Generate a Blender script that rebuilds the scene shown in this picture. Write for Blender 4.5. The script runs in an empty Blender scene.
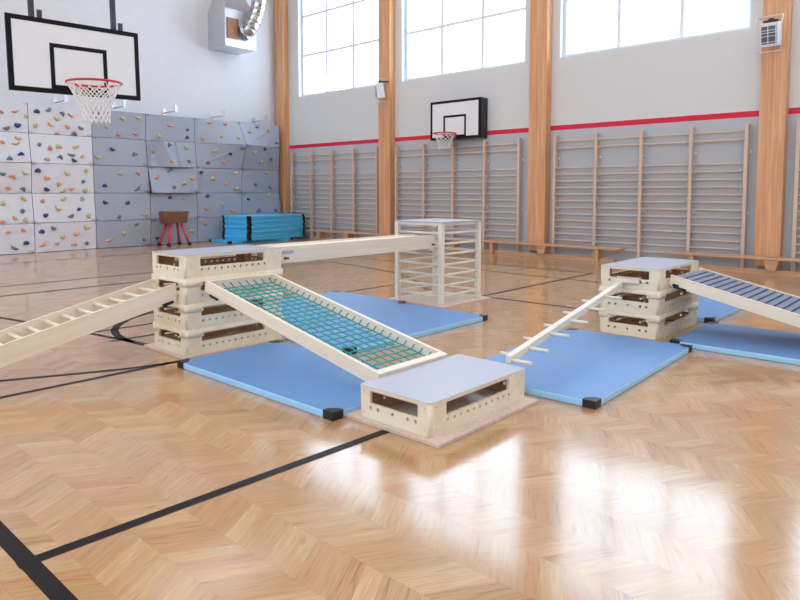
import bpy, bmesh, math, random
from mathutils import Vector, Matrix, Euler
random.seed(7)
C = bpy.context.scene.collection
PI = math.pi

# ---------------------------------------------------------------- materials
def srgb(r, g, b):
    f = lambda v: (v/255/12.92) if v/255 <= .04045 else ((v/255+.055)/1.055)**2.4
    return (f(r), f(g), f(b), 1)

def newmat(name):
    m = bpy.data.materials.new(name); m.use_nodes = True
    nt = m.node_tree
    return m, nt, nt.nodes['Principled BSDF']

def plain(name, col, rough=.5, metal=0, var=.05, scale=6, spec=.5, bump=0, bscale=200):
    """a plain material with a little procedural tone variation"""
    m, nt, b = newmat(name)
    b.inputs['Roughness'].default_value = rough
    b.inputs['Metallic'].default_value = metal
    b.inputs['Specular IOR Level'].default_value = spec
    tc = nt.nodes.new('ShaderNodeTexCoord')
    nz = nt.nodes.new('ShaderNodeTexNoise'); nz.inputs['Scale'].default_value = scale
    nz.inputs['Detail'].default_value = 4
    nt.links.new(tc.outputs['Object'], nz.inputs['Vector'])
    r = nt.nodes.new('ShaderNodeValToRGB')
    c = srgb(*col)
    r.color_ramp.elements[0].position = .3; r.color_ramp.elements[1].position = .7
    r.color_ramp.elements[0].color = [v*(1-var) for v in c[:3]]+[1]
    r.color_ramp.elements[1].color = [min(1, v*(1+var)) for v in c[:3]]+[1]
    nt.links.new(nz.outputs['Fac'], r.inputs['Fac'])
    nt.links.new(r.outputs['Color'], b.inputs['Base Color'])
    if bump:
        n2 = nt.nodes.new('ShaderNodeTexNoise'); n2.inputs['Scale'].default_value = bscale
        nt.links.new(tc.outputs['Object'], n2.inputs['Vector'])
        bp = nt.nodes.new('ShaderNodeBump'); bp.inputs['Strength'].default_value = bump
        bp.inputs['Distance'].default_value = .002
        nt.links.new(n2.outputs['Fac'], bp.inputs['Height'])
        nt.links.new(bp.outputs['Normal'], b.inputs['Normal'])
    return m

def wood(name, c1, c2, axis='Z', rough=.45, fine=40, spec=.4):
    """streaky wood grain running along one axis of the object"""
    m, nt, b = newmat(name)
    b.inputs['Roughness'].default_value = rough
    b.inputs['Specular IOR Level'].default_value = spec
    tc = nt.nodes.new('ShaderNodeTexCoord')
    mp = nt.nodes.new('ShaderNodeMapping')
    s = {'X': (.8, fine, fine), 'Y': (fine, .8, fine), 'Z': (fine, fine, .8)}[axis]
    mp.inputs['Scale'].default_value = s
    nz = nt.nodes.new('ShaderNodeTexNoise'); nz.inputs['Scale'].default_value = 1
    nz.inputs['Detail'].default_value = 5; nz.inputs['Distortion'].default_value = .6
    r = nt.nodes.new('ShaderNodeValToRGB')
    r.color_ramp.elements[0].position = .32; r.color_ramp.elements[1].position = .68
    r.color_ramp.elements[0].color = srgb(*c1); r.color_ramp.elements[1].color = srgb(*c2)
    L = nt.links.new
    L(tc.outputs['Object'], mp.inputs['Vector']); L(mp.outputs['Vector'], nz.inputs['Vector'])
    L(nz.outputs['Fac'], r.inputs['Fac']); L(r.outputs['Color'], b.inputs['Base Color'])
    return m

class N:
    """tiny helper for math node chains"""
    def __init__(s, nt): s.nt = nt
    def m(s, op, a, b=None, c=None):
        n = s.nt.nodes.new('ShaderNodeMath'); n.operation = op
        for i, v in enumerate((a, b, c)):
            if v is None: continue
            if isinstance(v, (int, float)): n.inputs[i].default_value = v
            else: s.nt.links.new(v, n.inputs[i])
        return n.outputs[0]
    def xyz(s, x, y, z):
        n = s.nt.nodes.new('ShaderNodeCombineXYZ')
        for i, v in enumerate((x, y, z)):
            if isinstance(v, (int, float)): n.inputs[i].default_value = v
            else: s.nt.links.new(v, n.inputs[i])
        return n.outputs[0]

def floor_material():
    m, nt, b = newmat('chevron_parquet')
    k = N(nt); L = nt.links.new
    geo = nt.nodes.new('ShaderNodeNewGeometry')
    sp = nt.nodes.new('ShaderNodeSeparateXYZ'); L(geo.outputs['Position'], sp.inputs[0])
    x, y = sp.outputs[0], sp.outputs[1]
    v = k.m('DIVIDE', k.m('ADD', y, 10.647), .225)
    row = k.m('FLOOR', v); f = k.m('FRACT', v)
    tri = k.m('PINGPONG', v, 1.0)                       # triangle wave: even rows rise, odd rows fall
    t = k.m('DIVIDE', k.m('ADD', x, k.m('MULTIPLY', tri, .135)), .085)
    idx = k.m('FLOOR', t); g = k.m('FRACT', t)
    wn = nt.nodes.new('ShaderNodeTexWhiteNoise'); wn.noise_dimensions = '2D'
    L(k.xyz(row, idx, 0), wn.inputs['Vector'])
    rnd = wn.outputs['Value']
    # long grain inside each plank
    off = k.m('MULTIPLY', rnd, 57.0)
    nz = nt.nodes.new('ShaderNodeTexNoise'); nz.inputs['Scale'].default_value = 1
    nz.inputs['Detail'].default_value = 5; nz.inputs['Roughness'].default_value = .6
    nz.inputs['Distortion'].default_value = .8
    L(k.xyz(k.m('MULTIPLY', g, 6.5), k.m('MULTIPLY', f, 1.5), off), nz.inputs['Vector'])
    n2 = nt.nodes.new('ShaderNodeTexNoise'); n2.inputs['Scale'].default_value = 1
    n2.inputs['Detail'].default_value = 3
    L(k.xyz(k.m('MULTIPLY', g, 2.6), k.m('MULTIPLY', f, 1.8), k.m('ADD', off, 31.0)), n2.inputs['Vector'])
    tone = k.m('ADD', k.m('MULTIPLY', rnd, .30), k.m('MULTIPLY', nz.outputs['Fac'], .78))
    r = nt.nodes.new('ShaderNodeValToRGB'); e = r.color_ramp.elements
    e[0].position = .2; e[0].color = srgb(*FL[0])
    e[1].position = .82; e[1].color = srgb(*FL[3])
    a = e.new(.38); a.color = srgb(*FL[1])
    a = e.new(.62); a.color = srgb(*FL[2])
    L(tone, r.inputs['Fac'])
    # reddish knots and streaks
    kr = nt.nodes.new('ShaderNodeValToRGB')
    kr.color_ramp.elements[0].position = .60; kr.color_ramp.elements[0].color = (0, 0, 0, 1)
    kr.color_ramp.elements[1].position = .74; kr.color_ramp.elements[1].color = (1, 1, 1, 1)
    L(n2.outputs['Fac'], kr.inputs['Fac'])
    mx = nt.nodes.new('ShaderNodeMixRGB'); mx.blend_type = 'MIX'
    L(k.m('MULTIPLY', kr.outputs['Color'], .55), mx.inputs['Fac']); L(r.outputs['Color'], mx.inputs['Color1'])
    mx.inputs['Color2'].default_value = srgb(160, 108, 74)
    # seams
    d1 = k.m('MINIMUM', g, k.m('SUBTRACT', 1.0, g))
    d2 = k.m('MULTIPLY', k.m('MINIMUM', f, k.m('SUBTRACT', 1.0, f)), 2.6)
    seam = k.m('LESS_THAN', k.m('MINIMUM', d1, d2), .022)
    m2 = nt.nodes.new('ShaderNodeMixRGB'); L(k.m('MULTIPLY', seam, .16), m2.inputs['Fac'])
    L(mx.outputs['Color'], m2.inputs['Color1']); m2.inputs['Color2'].default_value = srgb(150, 105, 75)
    hr = nt.nodes.new('ShaderNodeValToRGB'); hr.color_ramp.elements[0].color = (1, .925, .90, 1); hr.color_ramp.elements[1].color = (.955, 1, .93, 1)
    w2 = nt.nodes.new('ShaderNodeTexWhiteNoise'); w2.noise_dimensions = '2D'; L(k.xyz(idx, row, 3), w2.inputs['Vector'])
    L(w2.outputs['Value'], hr.inputs['Fac'])
    m3 = nt.nodes.new('ShaderNodeMixRGB'); m3.blend_type = 'MULTIPLY'; m3.inputs['Fac'].default_value = 1
    L(m2.outputs['Color'], m3.inputs['Color1']); L(hr.outputs['Color'], m3.inputs['Color2'])
    L(m3.outputs['Color'], b.inputs['Base Color'])
    # lacquer: each plank a hair different in gloss and tilt
    L(k.m('ADD', FLOOR_ROUGH, k.m('MULTIPLY', rnd, .035)), b.inputs['Roughness'])
    b.inputs['IOR'].default_value = 1.58
    b.inputs['Coat Weight'].default_value = .4; b.inputs['Coat Roughness'].default_value = .34; b.inputs['Coat IOR'].default_value = 1.5
    b.inputs['Specular IOR Level'].default_value = .56
    bp = nt.nodes.new('ShaderNodeBump'); bp.inputs['Strength'].default_value = .04; bp.inputs['Distance'].default_value = .004
    L(k.m('ADD', nz.outputs['Fac'], k.m('MULTIPLY', rnd, .6)), bp.inputs['Height'])
    L(bp.outputs['Normal'], b.inputs['Normal'])
    return m

def wall_material():
    """window wall: pale paint above, greyer paint below a red stripe"""
    m, nt, b = newmat('wall_paint_with_stripe'); k = N(nt); L = nt.links.new
    geo = nt.nodes.new('ShaderNodeNewGeometry')
    sp = nt.nodes.new('ShaderNodeSeparateXYZ'); L(geo.outputs['Position'], sp.inputs[0])
    z = sp.outputs[2]
    m1 = nt.nodes.new('ShaderNodeMixRGB'); L(k.m('GREATER_THAN', z, 2.535), m1.inputs['Fac'])
    m1.inputs['Color1'].default_value = srgb(*WALL_LOW); m1.inputs['Color2'].default_value = srgb(*RED)
    m2 = nt.nodes.new('ShaderNodeMixRGB'); L(k.m('GREATER_THAN', z, 2.632), m2.inputs['Fac'])
    L(m1.outputs['Color'], m2.inputs['Color1']); m2.inputs['Color2'].default_value = srgb(*WALL_UP)
    L(m2.outputs['Color'], b.inputs['Base Color'])
    b.inputs['Roughness'].default_value = .65
    nz = nt.nodes.new('ShaderNodeTexNoise'); nz.inputs['Scale'].default_value = 90
    L(geo.outputs['Position'], nz.inputs['Vector'])
    bp = nt.nodes.new('ShaderNodeBump'); bp.inputs['Strength'].default_value = .1; bp.inputs['Distance'].default_value = .002
    L(nz.outputs['Fac'], bp.inputs['Height']); L(bp.outputs['Normal'], b.inputs['Normal'])
    return m

def glass_material():
    m = bpy.data.materials.new('window_glass'); m.use_nodes = True
    nt = m.node_tree; nt.nodes.clear()
    o = nt.nodes.new('ShaderNodeOutputMaterial'); t = nt.nodes.new('ShaderNodeBsdfTransparent')
    g = nt.nodes.new('ShaderNodeBsdfGlossy'); g.inputs['Roughness'].default_value = .02
    mx = nt.nodes.new('ShaderNodeMixShader'); mx.inputs['Fac'].default_value = .05
    t.inputs['Color'].default_value = (.97, .985, 1, 1)
    nt.links.new(t.outputs[0], mx.inputs[1]); nt.links.new(g.outputs[0], mx.inputs[2]); nt.links.new(mx.outputs[0], o.inputs[0])
    return m

def emit(name, col, s):
    m = bpy.data.materials.new(name); m.use_nodes = True
    b = m.node_tree.nodes['Principled BSDF']
    b.inputs['Base Color'].default_value = col; b.inputs['Emission Color'].default_value = col
    b.inputs['Emission Strength'].default_value = s
    return m

# ---- tunables
SKY = 6.4
FILL_LAMP = 1.5
EXPOSURE = 0.07
FLOOR_ROUGH = .10
FL = [(148, 100, 62), (187, 142, 98), (199, 157, 112), (213, 176, 133)]
WALL_LOW = (192, 195, 200); WALL_UP = (222, 223, 222); RED = (222, 28, 66)

M = dict(
    floor=floor_material(), wall=wall_material(), glass=glass_material(),
    white_wall=plain('end_wall_paint', (224, 226, 232), .65, var=.015, bump=.08, bscale=90),
    ceiling=plain('ceiling_paint', (235, 235, 232), .7, var=.02),
    line=plain('court_line_paint', (27, 25, 26), .42, var=.15, scale=3, spec=.15),
    frame=plain('window_frame_paint', (225, 230, 238), .4, var=.02),
    mullion=plain('window_bar_paint', (240, 241, 243), .4, var=.02),
    column=wood('glulam_wood', (212, 148, 104), (236, 184, 138), 'Z', .4, 26),
    beam=wood('glulam_beam_wood', (196, 128, 78), (226, 166, 112), 'Y', .4, 26),
    steel=plain('galvanised_steel', (150, 152, 154), .35, .9, var=.06),
    bars=wood('wall_bar_wood', (208, 184, 166), (224, 202, 186), 'Z', .42, 30),
    rung=wood('rung_wood', (206, 184, 168), (224, 204, 188), 'X', .42, 40),
    bench=wood('bench_wood', (200, 150, 112), (220, 176, 138), 'X', .4, 30),
    birch=wood('birch_plywood', (236, 217, 188), (245, 231, 206), 'X', .45, 14),
    birchv=wood('birch_plywood_upright', (236, 217, 188), (245, 231, 206), 'Z', .45, 18),
    plank=wood('pale_plank_wood', (228, 212, 190), (240, 226, 206), 'Y', .42, 22),
    inside=wood('plywood_bounce_brown', (196, 148, 110), (214, 170, 132), 'X', .6, 14),  # warm light bouncing inside the boxes, put into the inner face colour
    rail=wood('pine_rail', (240, 222, 198), (248, 234, 213), 'X', .42, 22),
    lid=plain('grey_laminate', (178, 179, 194), .36, var=.02, scale=3),
    cream=plain('cream_painted_wood', (238, 228, 211), .45, var=.03),
    mat=plain('blue_mat_vinyl', (104, 151, 208), .42, var=.03, scale=4, bump=.06, bscale=300),
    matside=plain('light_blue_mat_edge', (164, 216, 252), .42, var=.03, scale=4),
    stackmat=plain('cyan_mat_vinyl', (88, 200, 255), .4, var=.04, scale=4),
    black=plain('black_vinyl', (24, 24, 28), .45, var=.1),
    dark=plain('dark_hardware', (40, 44, 52), .4, .4, var=.1),
    net=plain('teal_rope', (26, 160, 158), .6, var=.08, scale=30),
    slat=plain('blue_grey_slat', (112, 121, 146), .5, var=.05),
    board=plain('backboard_white', (238, 240, 242), .35, var=.01),
    boardblk=plain('backboard_black', (9, 9, 11), .55, var=.08, spec=.25),
    boxblk=plain('black_box_side', (40, 42, 52), .4, var=.1),
    rim=plain('red_rim_paint', (205, 44, 58), .35, var=.05),
    white=plain('white_cord', (240, 240, 240), .6, var=.02),
    rod=plain('suspension_steel', (70, 72, 80), .4, .5, var=.1),
    chrome=plain('shiny_duct_foil', (196, 199, 206), .14, 1.0, var=.03),
    unit=plain('coated_sheet_metal', (206, 209, 214), .3, .75, var=.03),
    flap=plain('flap_timber_reflection', (150, 104, 74), .35, .3, var=.08),  # reflection of the timber, painted onto the flap as brown
    plastic=plain('white_plastic', (226, 228, 234), .35, var=.02),
    grille=plain('dark_lamp_glass', (86, 94, 100), .25, var=.15, scale=12),
    leather=plain('brown_leather', (122, 76, 56), .5, var=.14, scale=9, bump=.2, bscale=60),
    pinkred=plain('red_leg_paint', (212, 66, 84), .4, var=.05),
    pw=plain('white_climbing_panel', (224, 225, 234), .55, var=.015, bump=.15, bscale=160),
    pg=plain('grey_climbing_panel', (166, 174, 190), .55, var=.03, bump=.15, bscale=160),
    seam=plain('panel_edge', (120, 126, 138), .6, var=.05),
    h_o=plain('orange_hold', (226, 158, 116), .55, var=.12, scale=20),
    h_r=plain('coral_hold', (214, 142, 122), .55, var=.12, scale=20),
    h_y=plain('ochre_hold', (204, 182, 126), .55, var=.12, scale=20),
    h_b=plain('navy_hold', (40, 70, 124), .5, var=.15, scale=20),
    h_g=plain('slate_hold', (108, 116, 134), .55, var=.12, scale=20),
    h_k=plain('olive_hold', (178, 176, 140), .55, var=.12, scale=20),
    fill_glow=emit('fill_lamp_diffuser', (.9, .95, 1, 1), FILL_LAMP),
)

# ---------------------------------------------------------------- mesh building
class MB:
    def __init__(s): s.bm = bmesh.new()
    def quad(s, pts, mi=0):
        f = s.bm.faces.new([s.bm.verts.new(p) for p in pts]); f.material_index = mi; return s
    def box(s, x0, x1, y0, y1, z0, z1, mtx=None, mi=0, bevel=0):
        b = bmesh.new()
        bmesh.ops.create_cube(b, size=1)
        bmesh.ops.scale(b, vec=(x1-x0, y1-y0, z1-z0), verts=b.verts)
        bmesh.ops.translate(b, vec=((x0+x1)/2, (y0+y1)/2, (z0+z1)/2), verts=b.verts)
        if bevel: bmesh.ops.bevel(b, geom=b.edges[:], offset=bevel, segments=2, affect='EDGES', profile=.6)
        return s.merge(b, mtx, mi)
    def merge(s, b, mtx=None, mi=0):
        # mi None keeps the material numbers the piece already has
        if mtx is not None: bmesh.ops.transform(b, matrix=mtx, verts=b.verts)
        mp = {v: s.bm.verts.new(v.co) for v in b.verts}
        for f in b.faces:
            try:
                nf = s.bm.faces.new([mp[v] for v in f.verts]); nf.material_index = f.material_index if mi is None else mi; nf.smooth = f.smooth
            except ValueError: pass
        b.free(); return s
    def mesh(s, me, mtx=None, mi=0):
        b = bmesh.new(); b.from_mesh(me); return s.merge(b, mtx, mi)
    def tube(s, pts, r, n=8, closed=False, mi=0, cap=True):
        pts = [Vector(p) for p in pts]; k = len(pts); rings = []
        rr = r if isinstance(r, (list, tuple)) else [r]*k
        prev = None
        for i, p in enumerate(pts):
            if closed: d = pts[(i+1) % k]-pts[i-1]
            else: d = pts[min(i+1, k-1)]-pts[max(i-1, 0)]
            d.normalize()
            if prev is None:
                a = Vector((0, 0, 1)) if abs(d.z) < .9 else Vector((1, 0, 0))
                u = d.cross(a).normalized()
            else:
                u = (prev-d*prev.dot(d)).normalized()
            prev = u; w = d.cross(u)
            rings.append([s.bm.verts.new(p+(u*math.cos(2*PI*j/n)+w*math.sin(2*PI*j/n))*rr[i]) for j in range(n)])
        for i in range(k if closed else k-1):
            A, B = rings[i], rings[(i+1) % k]
            for j in range(n):
                f = s.bm.faces.new((A[j], A[(j+1) % n], B[(j+1) % n], B[j])); f.smooth = n > 5; f.material_index = mi
        if cap and not closed:
            for R in (rings[0][::-1], rings[-1]):
                f = s.bm.faces.new(R); f.material_index = mi
        return s
    def prism(s, poly, axis, a, b, mtx=None, mi=0):
        """poly: 2-D outline; axis: the direction it is extruded along"""
        put = {'X': lambda u, v, t: (t, u, v), 'Y': lambda u, v, t: (u, t, v), 'Z': lambda u, v, t: (u, v, t)}[axis]
        q = bmesh.new()
        A = [q.verts.new(put(u, v, a)) for u, v in poly]; B = [q.verts.new(put(u, v, b)) for u, v in poly]
        q.faces.new(A[::-1]); q.faces.new(B)
        for i in range(len(poly)):
            j = (i+1) % len(poly); q.faces.new((A[i], A[j], B[j], B[i]))
        bmesh.ops.recalc_face_normals(q, faces=q.faces)
        return s.merge(q, mtx, mi)
    def build(s, name, mats, parent=None):
        bmesh.ops.recalc_face_normals(s.bm, faces=s.bm.faces)
        me = bpy.data.meshes.new(name); s.bm.to_mesh(me); s.bm.free()
        for m in (mats if isinstance(mats, (list, tuple)) else [mats]): me.materials.append(m)
        o = bpy.data.objects.new(name, me); C.objects.link(o)
        if parent: o.parent = parent
        return o

def mesh_obj(name, me, parent, mtx=None):
    o = bpy.data.objects.new(name, me); C.objects.link(o); o.parent = parent
    if mtx is not None: o.matrix_local = mtx
    return o

def tag(o, label, cat, group=None, kind=None):
    o['label'] = label; o['category'] = cat
    if group: o['group'] = group
    if kind: o['kind'] = kind
    return o

def thing(name, label, cat, loc=(0, 0, 0), rz=0, group=None, mtx=None):
    o = bpy.data.objects.new(name, None); C.objects.link(o)
    o.empty_display_size = .1
    o.location = loc; o.rotation_euler = (0, 0, rz)
    if mtx is not None: o.matrix_world = mtx
    return tag(o, label, cat, group)

def struct(o): o['kind'] = 'structure'; return o

def circ(cx, cy, r, n=10): return [(cx+r*math.cos(2*PI*i/n), cy+r*math.sin(2*PI*i/n)) for i in range(n)]
def rect(x0, x1, y0, y1): return [(x0, y0), (x1, y0), (x1, y1), (x0, y1)]
def rrect(x0, x1, y0, y1, r, n=4):
    P = []
    for cx, cy, a in ((x1-r, y1-r, 0), (x0+r, y1-r, 90), (x0+r, y0+r, 180), (x1-r, y0+r, 270)):
        for i in range(n+1):
            t = math.radians(a+90*i/n); P.append((cx+r*math.cos(t), cy+r*math.sin(t)))
    return P

def plate(outer, holes, t):
    """a flat sheet of thickness t (centred on z=0) with real holes, as mesh data"""
    cu = bpy.data.curves.new('plate', 'CURVE'); cu.dimensions = '2D'; cu.fill_mode = 'BOTH'; cu.extrude = t/2
    for P in [outer]+holes:
        sp = cu.splines.new('POLY'); sp.points.add(len(P)-1); sp.use_cyclic_u = True
        for p, q in zip(sp.points, P): p.co = (q[0], q[1], 0, 1)
    o = bpy.data.objects.new('plate', cu); C.objects.link(o)
    dg = bpy.context.evaluated_depsgraph_get(); dg.update()
    me = bpy.data.meshes.new_from_object(o.evaluated_get(dg))
    bpy.data.objects.remove(o); bpy.data.curves.remove(cu)
    return me

# ---------------------------------------------------------------- the hall
XR, YF, ZC = 26.0, -20.0, 8.0
WIN = [(.48, 3.63), (4.40, 7.83), (8.645, 12.11), (12.95, 16.4), (17.2, 20.65), (21.45, 24.9)]
SILL, HEAD = 3.97, 7.22

def floor():
    b = MB()
    b.quad([(-.75, YF, 0), (XR, YF, 0), (XR, .45, 0), (-.75, .45, 0)], 0)
    e = .0012
    def strip(pts, w):
        pts = [Vector((p[0], p[1])) for p in pts]
        for i in range(len(pts)-1):
            d = (pts[i+1]-pts[i]).normalized(); n = Vector((-d.y, d.x))*w/2
            a, c = pts[i]-d*.004, pts[i+1]+d*.004
            b.quad([(a.x-n.x, a.y-n.y, e), (c.x-n.x, c.y-n.y, e), (c.x+n.x, c.y+n.y, e), (a.x+n.x, a.y+n.y, e)], 1)
    def arc(cx, cy, r, a0, a1, w, n=40):
        strip([(cx+r*math.cos(math.radians(a0+(a1-a0)*i/n)), cy+r*math.sin(math.radians(a0+(a1-a0)*i/n))) for i in range(n+1)], w)
    strip([(3, -11.215), (22, -11.215)], .062)
    e = .0016
    strip([(12.737, -11.245), (12.81, -9.2)], .056)
    e = .0012
    strip([(1.95, -12), (1.95, -3)], .06)
    strip([(5.135, -13), (5.135, -1.0)], .055)
    strip([(6.1, -13), (6.0, -4)], .06)
    strip([(5.0, -2.93), (11.3, -3.11)], .045)
    strip([(8.3, -2.16), (10.5, -2.2)], .045)
    strip([(10.505, -5.4), (10.48, -2.18)], .05)
    strip([(9.6, -5.27), (13.1, -5.27)], .05)
    strip([(9.0, -6.4), (9.0, -5.25)], .05)
    strip([(5.6, -4.3), (5.58, -2.9)], .04)
    strip([(5.6, -3.86), (6.4, -3.9), (7.3, -4.05), (8.05, -4.25), (8.6, -4.52), (9.1, -4.85), (9.6, -5.28)], .045)
    strip([(10.61, -9.44), (10.52, -9.8), (10.36, -10.15), (10.17, -10.54), (9.9, -11.0), (9.5, -11.5)], .05)
    strip([(10.6, -9.3), (10.56, -13.0)], .05)
    strip([(7.3, -9.86), (7.8, -9.74), (8.4, -9.62), (9.04, -9.49), (9.44, -9.415), (9.7, -9.37)], .05)
    arc(9.62, -8.18, 1.2, 160, 290, .07)
    strip([(9.05, -9.6), (9.07, -8.2)], .045)
    strip([(9.54, -9.5), (9.56, -8.6)], .045)
    struct(b.build('floor', [M['floor'], M['line']]))
floor()

def shell():
    T = .45
    b = MB()
    b.box(-.75, XR, 0, T, 0, SILL); b.box(-.75, XR, 0, T, HEAD, ZC)
    xs = [-.75]+[v for w in WIN for v in w]+[XR]
    for i in range(0, len(xs), 2): b.box(xs[i], xs[i+1], 0, T, SILL, HEAD)
    struct(b.build('wall_back', M['wall']))
    struct(MB().box(-.75, -.4, YF, 0, 0, ZC).build('wall_left', M['white_wall']))
    struct(MB().box(XR, XR+.3, YF, .45, 0, ZC).build('wall_right', M['white_wall']))
    b = MB()
    b.box(-.75, XR+.3, YF-.3, YF, 0, SILL); b.box(-.75, XR+.3, YF-.3, YF, HEAD, ZC)
    xs[-1] = XR+.3
    for i in range(0, len(xs), 2): b.box(xs[i], xs[i+1], YF-.3, YF, SILL, HEAD)
    struct(b.build('wall_front', M['white_wall']))
    struct(MB().box(-.75, XR+.3, YF-.3, .45, ZC, ZC+.2).build('ceiling', M['ceiling']))
shell()

def window(i, x0, x1, yf=.12):
    b = MB(); w = .07
    b.box(x0, x0+w, yf, yf+.09, SILL, HEAD); b.box(x1-w, x1, yf, yf+.09, SILL, HEAD)
    b.box(x0+w, x1-w, yf, yf+.09, SILL, SILL+w); b.box(x0+w, x1-w, yf, yf+.09, HEAD-w, HEAD)
    o = struct(b.build('window_%d' % i, M['frame']))
    s = (x1-x0)/3; zz = (5.12, 6.20)
    b = MB()
    for k in (1, 2): b.box(x0+s*k-.036, x0+s*k+.036, yf, yf+.08, SILL+w, HEAD-w)
    for z in zz:
        for k in range(3):
            b.box(x0+s*k+(w if k == 0 else .028), x0+s*(k+1)-(w if k == 2 else .028), yf+.002, yf+.078, z-.034, z+.034)
    b.build('glazing_bars', M['mullion'], o)
    MB().box(x0+.03, x1-.03, yf+.036, yf+.044, SILL+.03, HEAD-.03).build('pane', M['glass'], o)
for i, w in enumerate(WIN): window(i+1, *w)
for i, w in enumerate(WIN): window(i+7, *w, YF-.2)  # unseen windows added behind the camera to light the sides facing it

COLS = [(-.36, .03), (3.80, 4.18), (8.07, 8.465), (12.325, 12.70), (16.6, 17.0), (20.85, 21.25)]
where = ['in the corner beside the grey climbing wall', 'between the corner window and the window over the small backboard',
         'right of the small wall backboard', 'carrying the floodlight at the right edge', 'beyond the right edge', 'far beyond the right edge']
for (x0, x1), wl in zip(COLS, where):
    r = thing('timber_column', 'tall orange glulam timber column '+wl, 'column', ((x0+x1)/2, -.1, 0), 0, 'timber columns along the window wall')
    h = (x1-x0)/2
    MB().box(-h, h, -.1, .098, .1, ZC-.02, bevel=.006).build('post', M['column'], r)
    MB().box(-h+.05, h-.05, -.06, .06, 0, .1).build('steel_foot', M['steel'], r)
for x0, x1 in COLS:
    r = MB().box(x0, x1, YF+.02, -.21, ZC-.75, ZC-.01).build('ceiling_beam', M['beam'])
    tag(r, 'orange glulam timber beam spanning the ceiling', 'beam', 'ceiling beams above the hall')
for x in (1.95, 6.1, 10.35, 14.65, 18.9, 23.1):  # unseen lamp panels added under the ceiling as fill light
    for y in (-4, -8.5, -13, -17):
        if y == -8.5 and 5 < x < 8: continue
        r = thing('fill_lamp', 'unseen square fill lamp panel added between the timber beams', 'lamp', (x, y, ZC-.14), 0, 'added fill lamps out of view')
        MB().box(-1.32, 1.32, -1.32, 1.32, .03, .13).build('housing', M['plastic'], r)
        MB().box(-1.3, 1.3, -1.3, 1.3, 0, .03).build('diffuser', M['fill_glow'], r)

# ---------------------------------------------------------------- climbing wall
CY = [-8.2, -6.9, -5.58, -4.3, -3.0, -1.69, -.33]
CZ = [3.18, 2.544, 1.908, 1.272, .636, .004]
OFF = [[0, -.02, 0, -.02, 0, 0, -.03], [0, -.02, -.03, -.04, -.02, .34, .01], [.05, .08, -.01, .03, .05, .11, -.07],
       [0, .03, .0, .10, .02, .09, -.06], [.08, .11, .05, .115, .03, .08, .03], [.06, .10, .01, .07, .02, .05, .02]]
LIFT = {(2, 3): {(3, 3): .12, (3, 4): .08}}      # a panel whose lower edge stands proud of the one below
FAC = (1, 3)                                       # the faceted panel
FT = [(0, 0, 0), (.05, .02, .10), (.08, .22, .0), (.30, .45, .13), (.53, .60, .055), (.57, .64, .09), (1, 1, .0)]

def corner(r, c, i, j):
    return .0+OFF[i][j]+LIFT.get((r, c), {}).get((i, j), 0)

def surf(y, z):
    c = max(k for k in range(6) if CY[k] <= y+1e-6) if y > CY[0] else 0
    r = max(k for k in range(5) if CZ[k] >= z-1e-6) if z < CZ[0] else 0
    u = (y-CY[c])/(CY[c+1]-CY[c]); v = (CZ[r]-z)/(CZ[r]-CZ[r+1])
    a = corner(r, c, r, c); b = corner(r, c, r, c+1); d = corner(r, c, r+1, c); e = corner(r, c, r+1, c+1)
    x = (a*(1-u)+b*u)*(1-v)+(d*(1-u)+e*u)*v
    if (r, c) == FAC:
        P = [(t*(1-v)+bt*v, h) for t, bt, h in FT]
        for (u0, h0), (u1, h1) in zip(P, P[1:]):
            if u0 <= u <= u1: x += h0+(h1-h0)*(u-u0)/max(1e-6, u1-u0); break
    return x

def panel(r, c, mat, parent):
    g = .006; b = MB(); bm = b.bm
    y0, y1, z0, z1 = CY[c]+g, CY[c+1]-g, CZ[r+1]+g, CZ[r]-g
    A = corner(r, c, r, c); B = corner(r, c, r, c+1); D = corner(r, c, r+1, c); E_ = corner(r, c, r+1, c+1)
    if (r, c) == FAC:
        top = [(y0+(y1-y0)*t, z1, A+(B-A)*t+h) for t, bt, h in FT]; bot = [(y0+(y1-y0)*bt, z0, D+(E_-D)*bt+h) for t, bt, h in FT]
    else:
        top = [(y0, z1, A), (y1, z1, B)]; bot = [(y0, z0, D), (y1, z0, E_)]
    tv = [bm.verts.new((x, y, z)) for y, z, x in top]; bv = [bm.verts.new((x, y, z)) for y, z, x in bot]
    tk = .06
    tb = [bm.verts.new((x-tk, y, z)) for y, z, x in top]; bb = [bm.verts.new((x-tk, y, z)) for y, z, x in bot]
    for i in range(len(tv)-1):
        if (r, c) == FAC:
            bm.faces.new((tv[i], tv[i+1], bv[i])); bm.faces.new((tv[i+1], bv[i+1], bv[i]))
        bm.faces.new((tb[i], bb[i], tb[i+1])); bm.faces.new((tb[i+1], bb[i], bb[i+1]))
        for P, Q in ((tv, tb), (bv, bb)):
            f = bm.faces.new((P[i], P[i+1], Q[i+1], Q[i])); f.material_index = 1
    if (r, c) != FAC:                                  # gently twisted sheet
        n = 8; G = [[bm.verts.new(((A*(1-i/n)+B*i/n)*(1-j/n)+(D*(1-i/n)+E_*i/n)*j/n, y0+(y1-y0)*i/n, z1+(z0-z1)*j/n)) for i in range(n+1)] for j in range(n+1)]
        for j in range(n):
            for i in range(n): bm.faces.new((G[j][i], G[j][i+1], G[j+1][i+1], G[j+1][i])).smooth = True
    for i in (0, -1):
        f = bm.faces.new((tv[i], bv[i], bb[i], tb[i])); f.material_index = 1
    bmesh.ops.remove_doubles(bm, verts=bm.verts, dist=.0005)
    return b.build('panel', [mat, M['seam']], parent)

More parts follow.
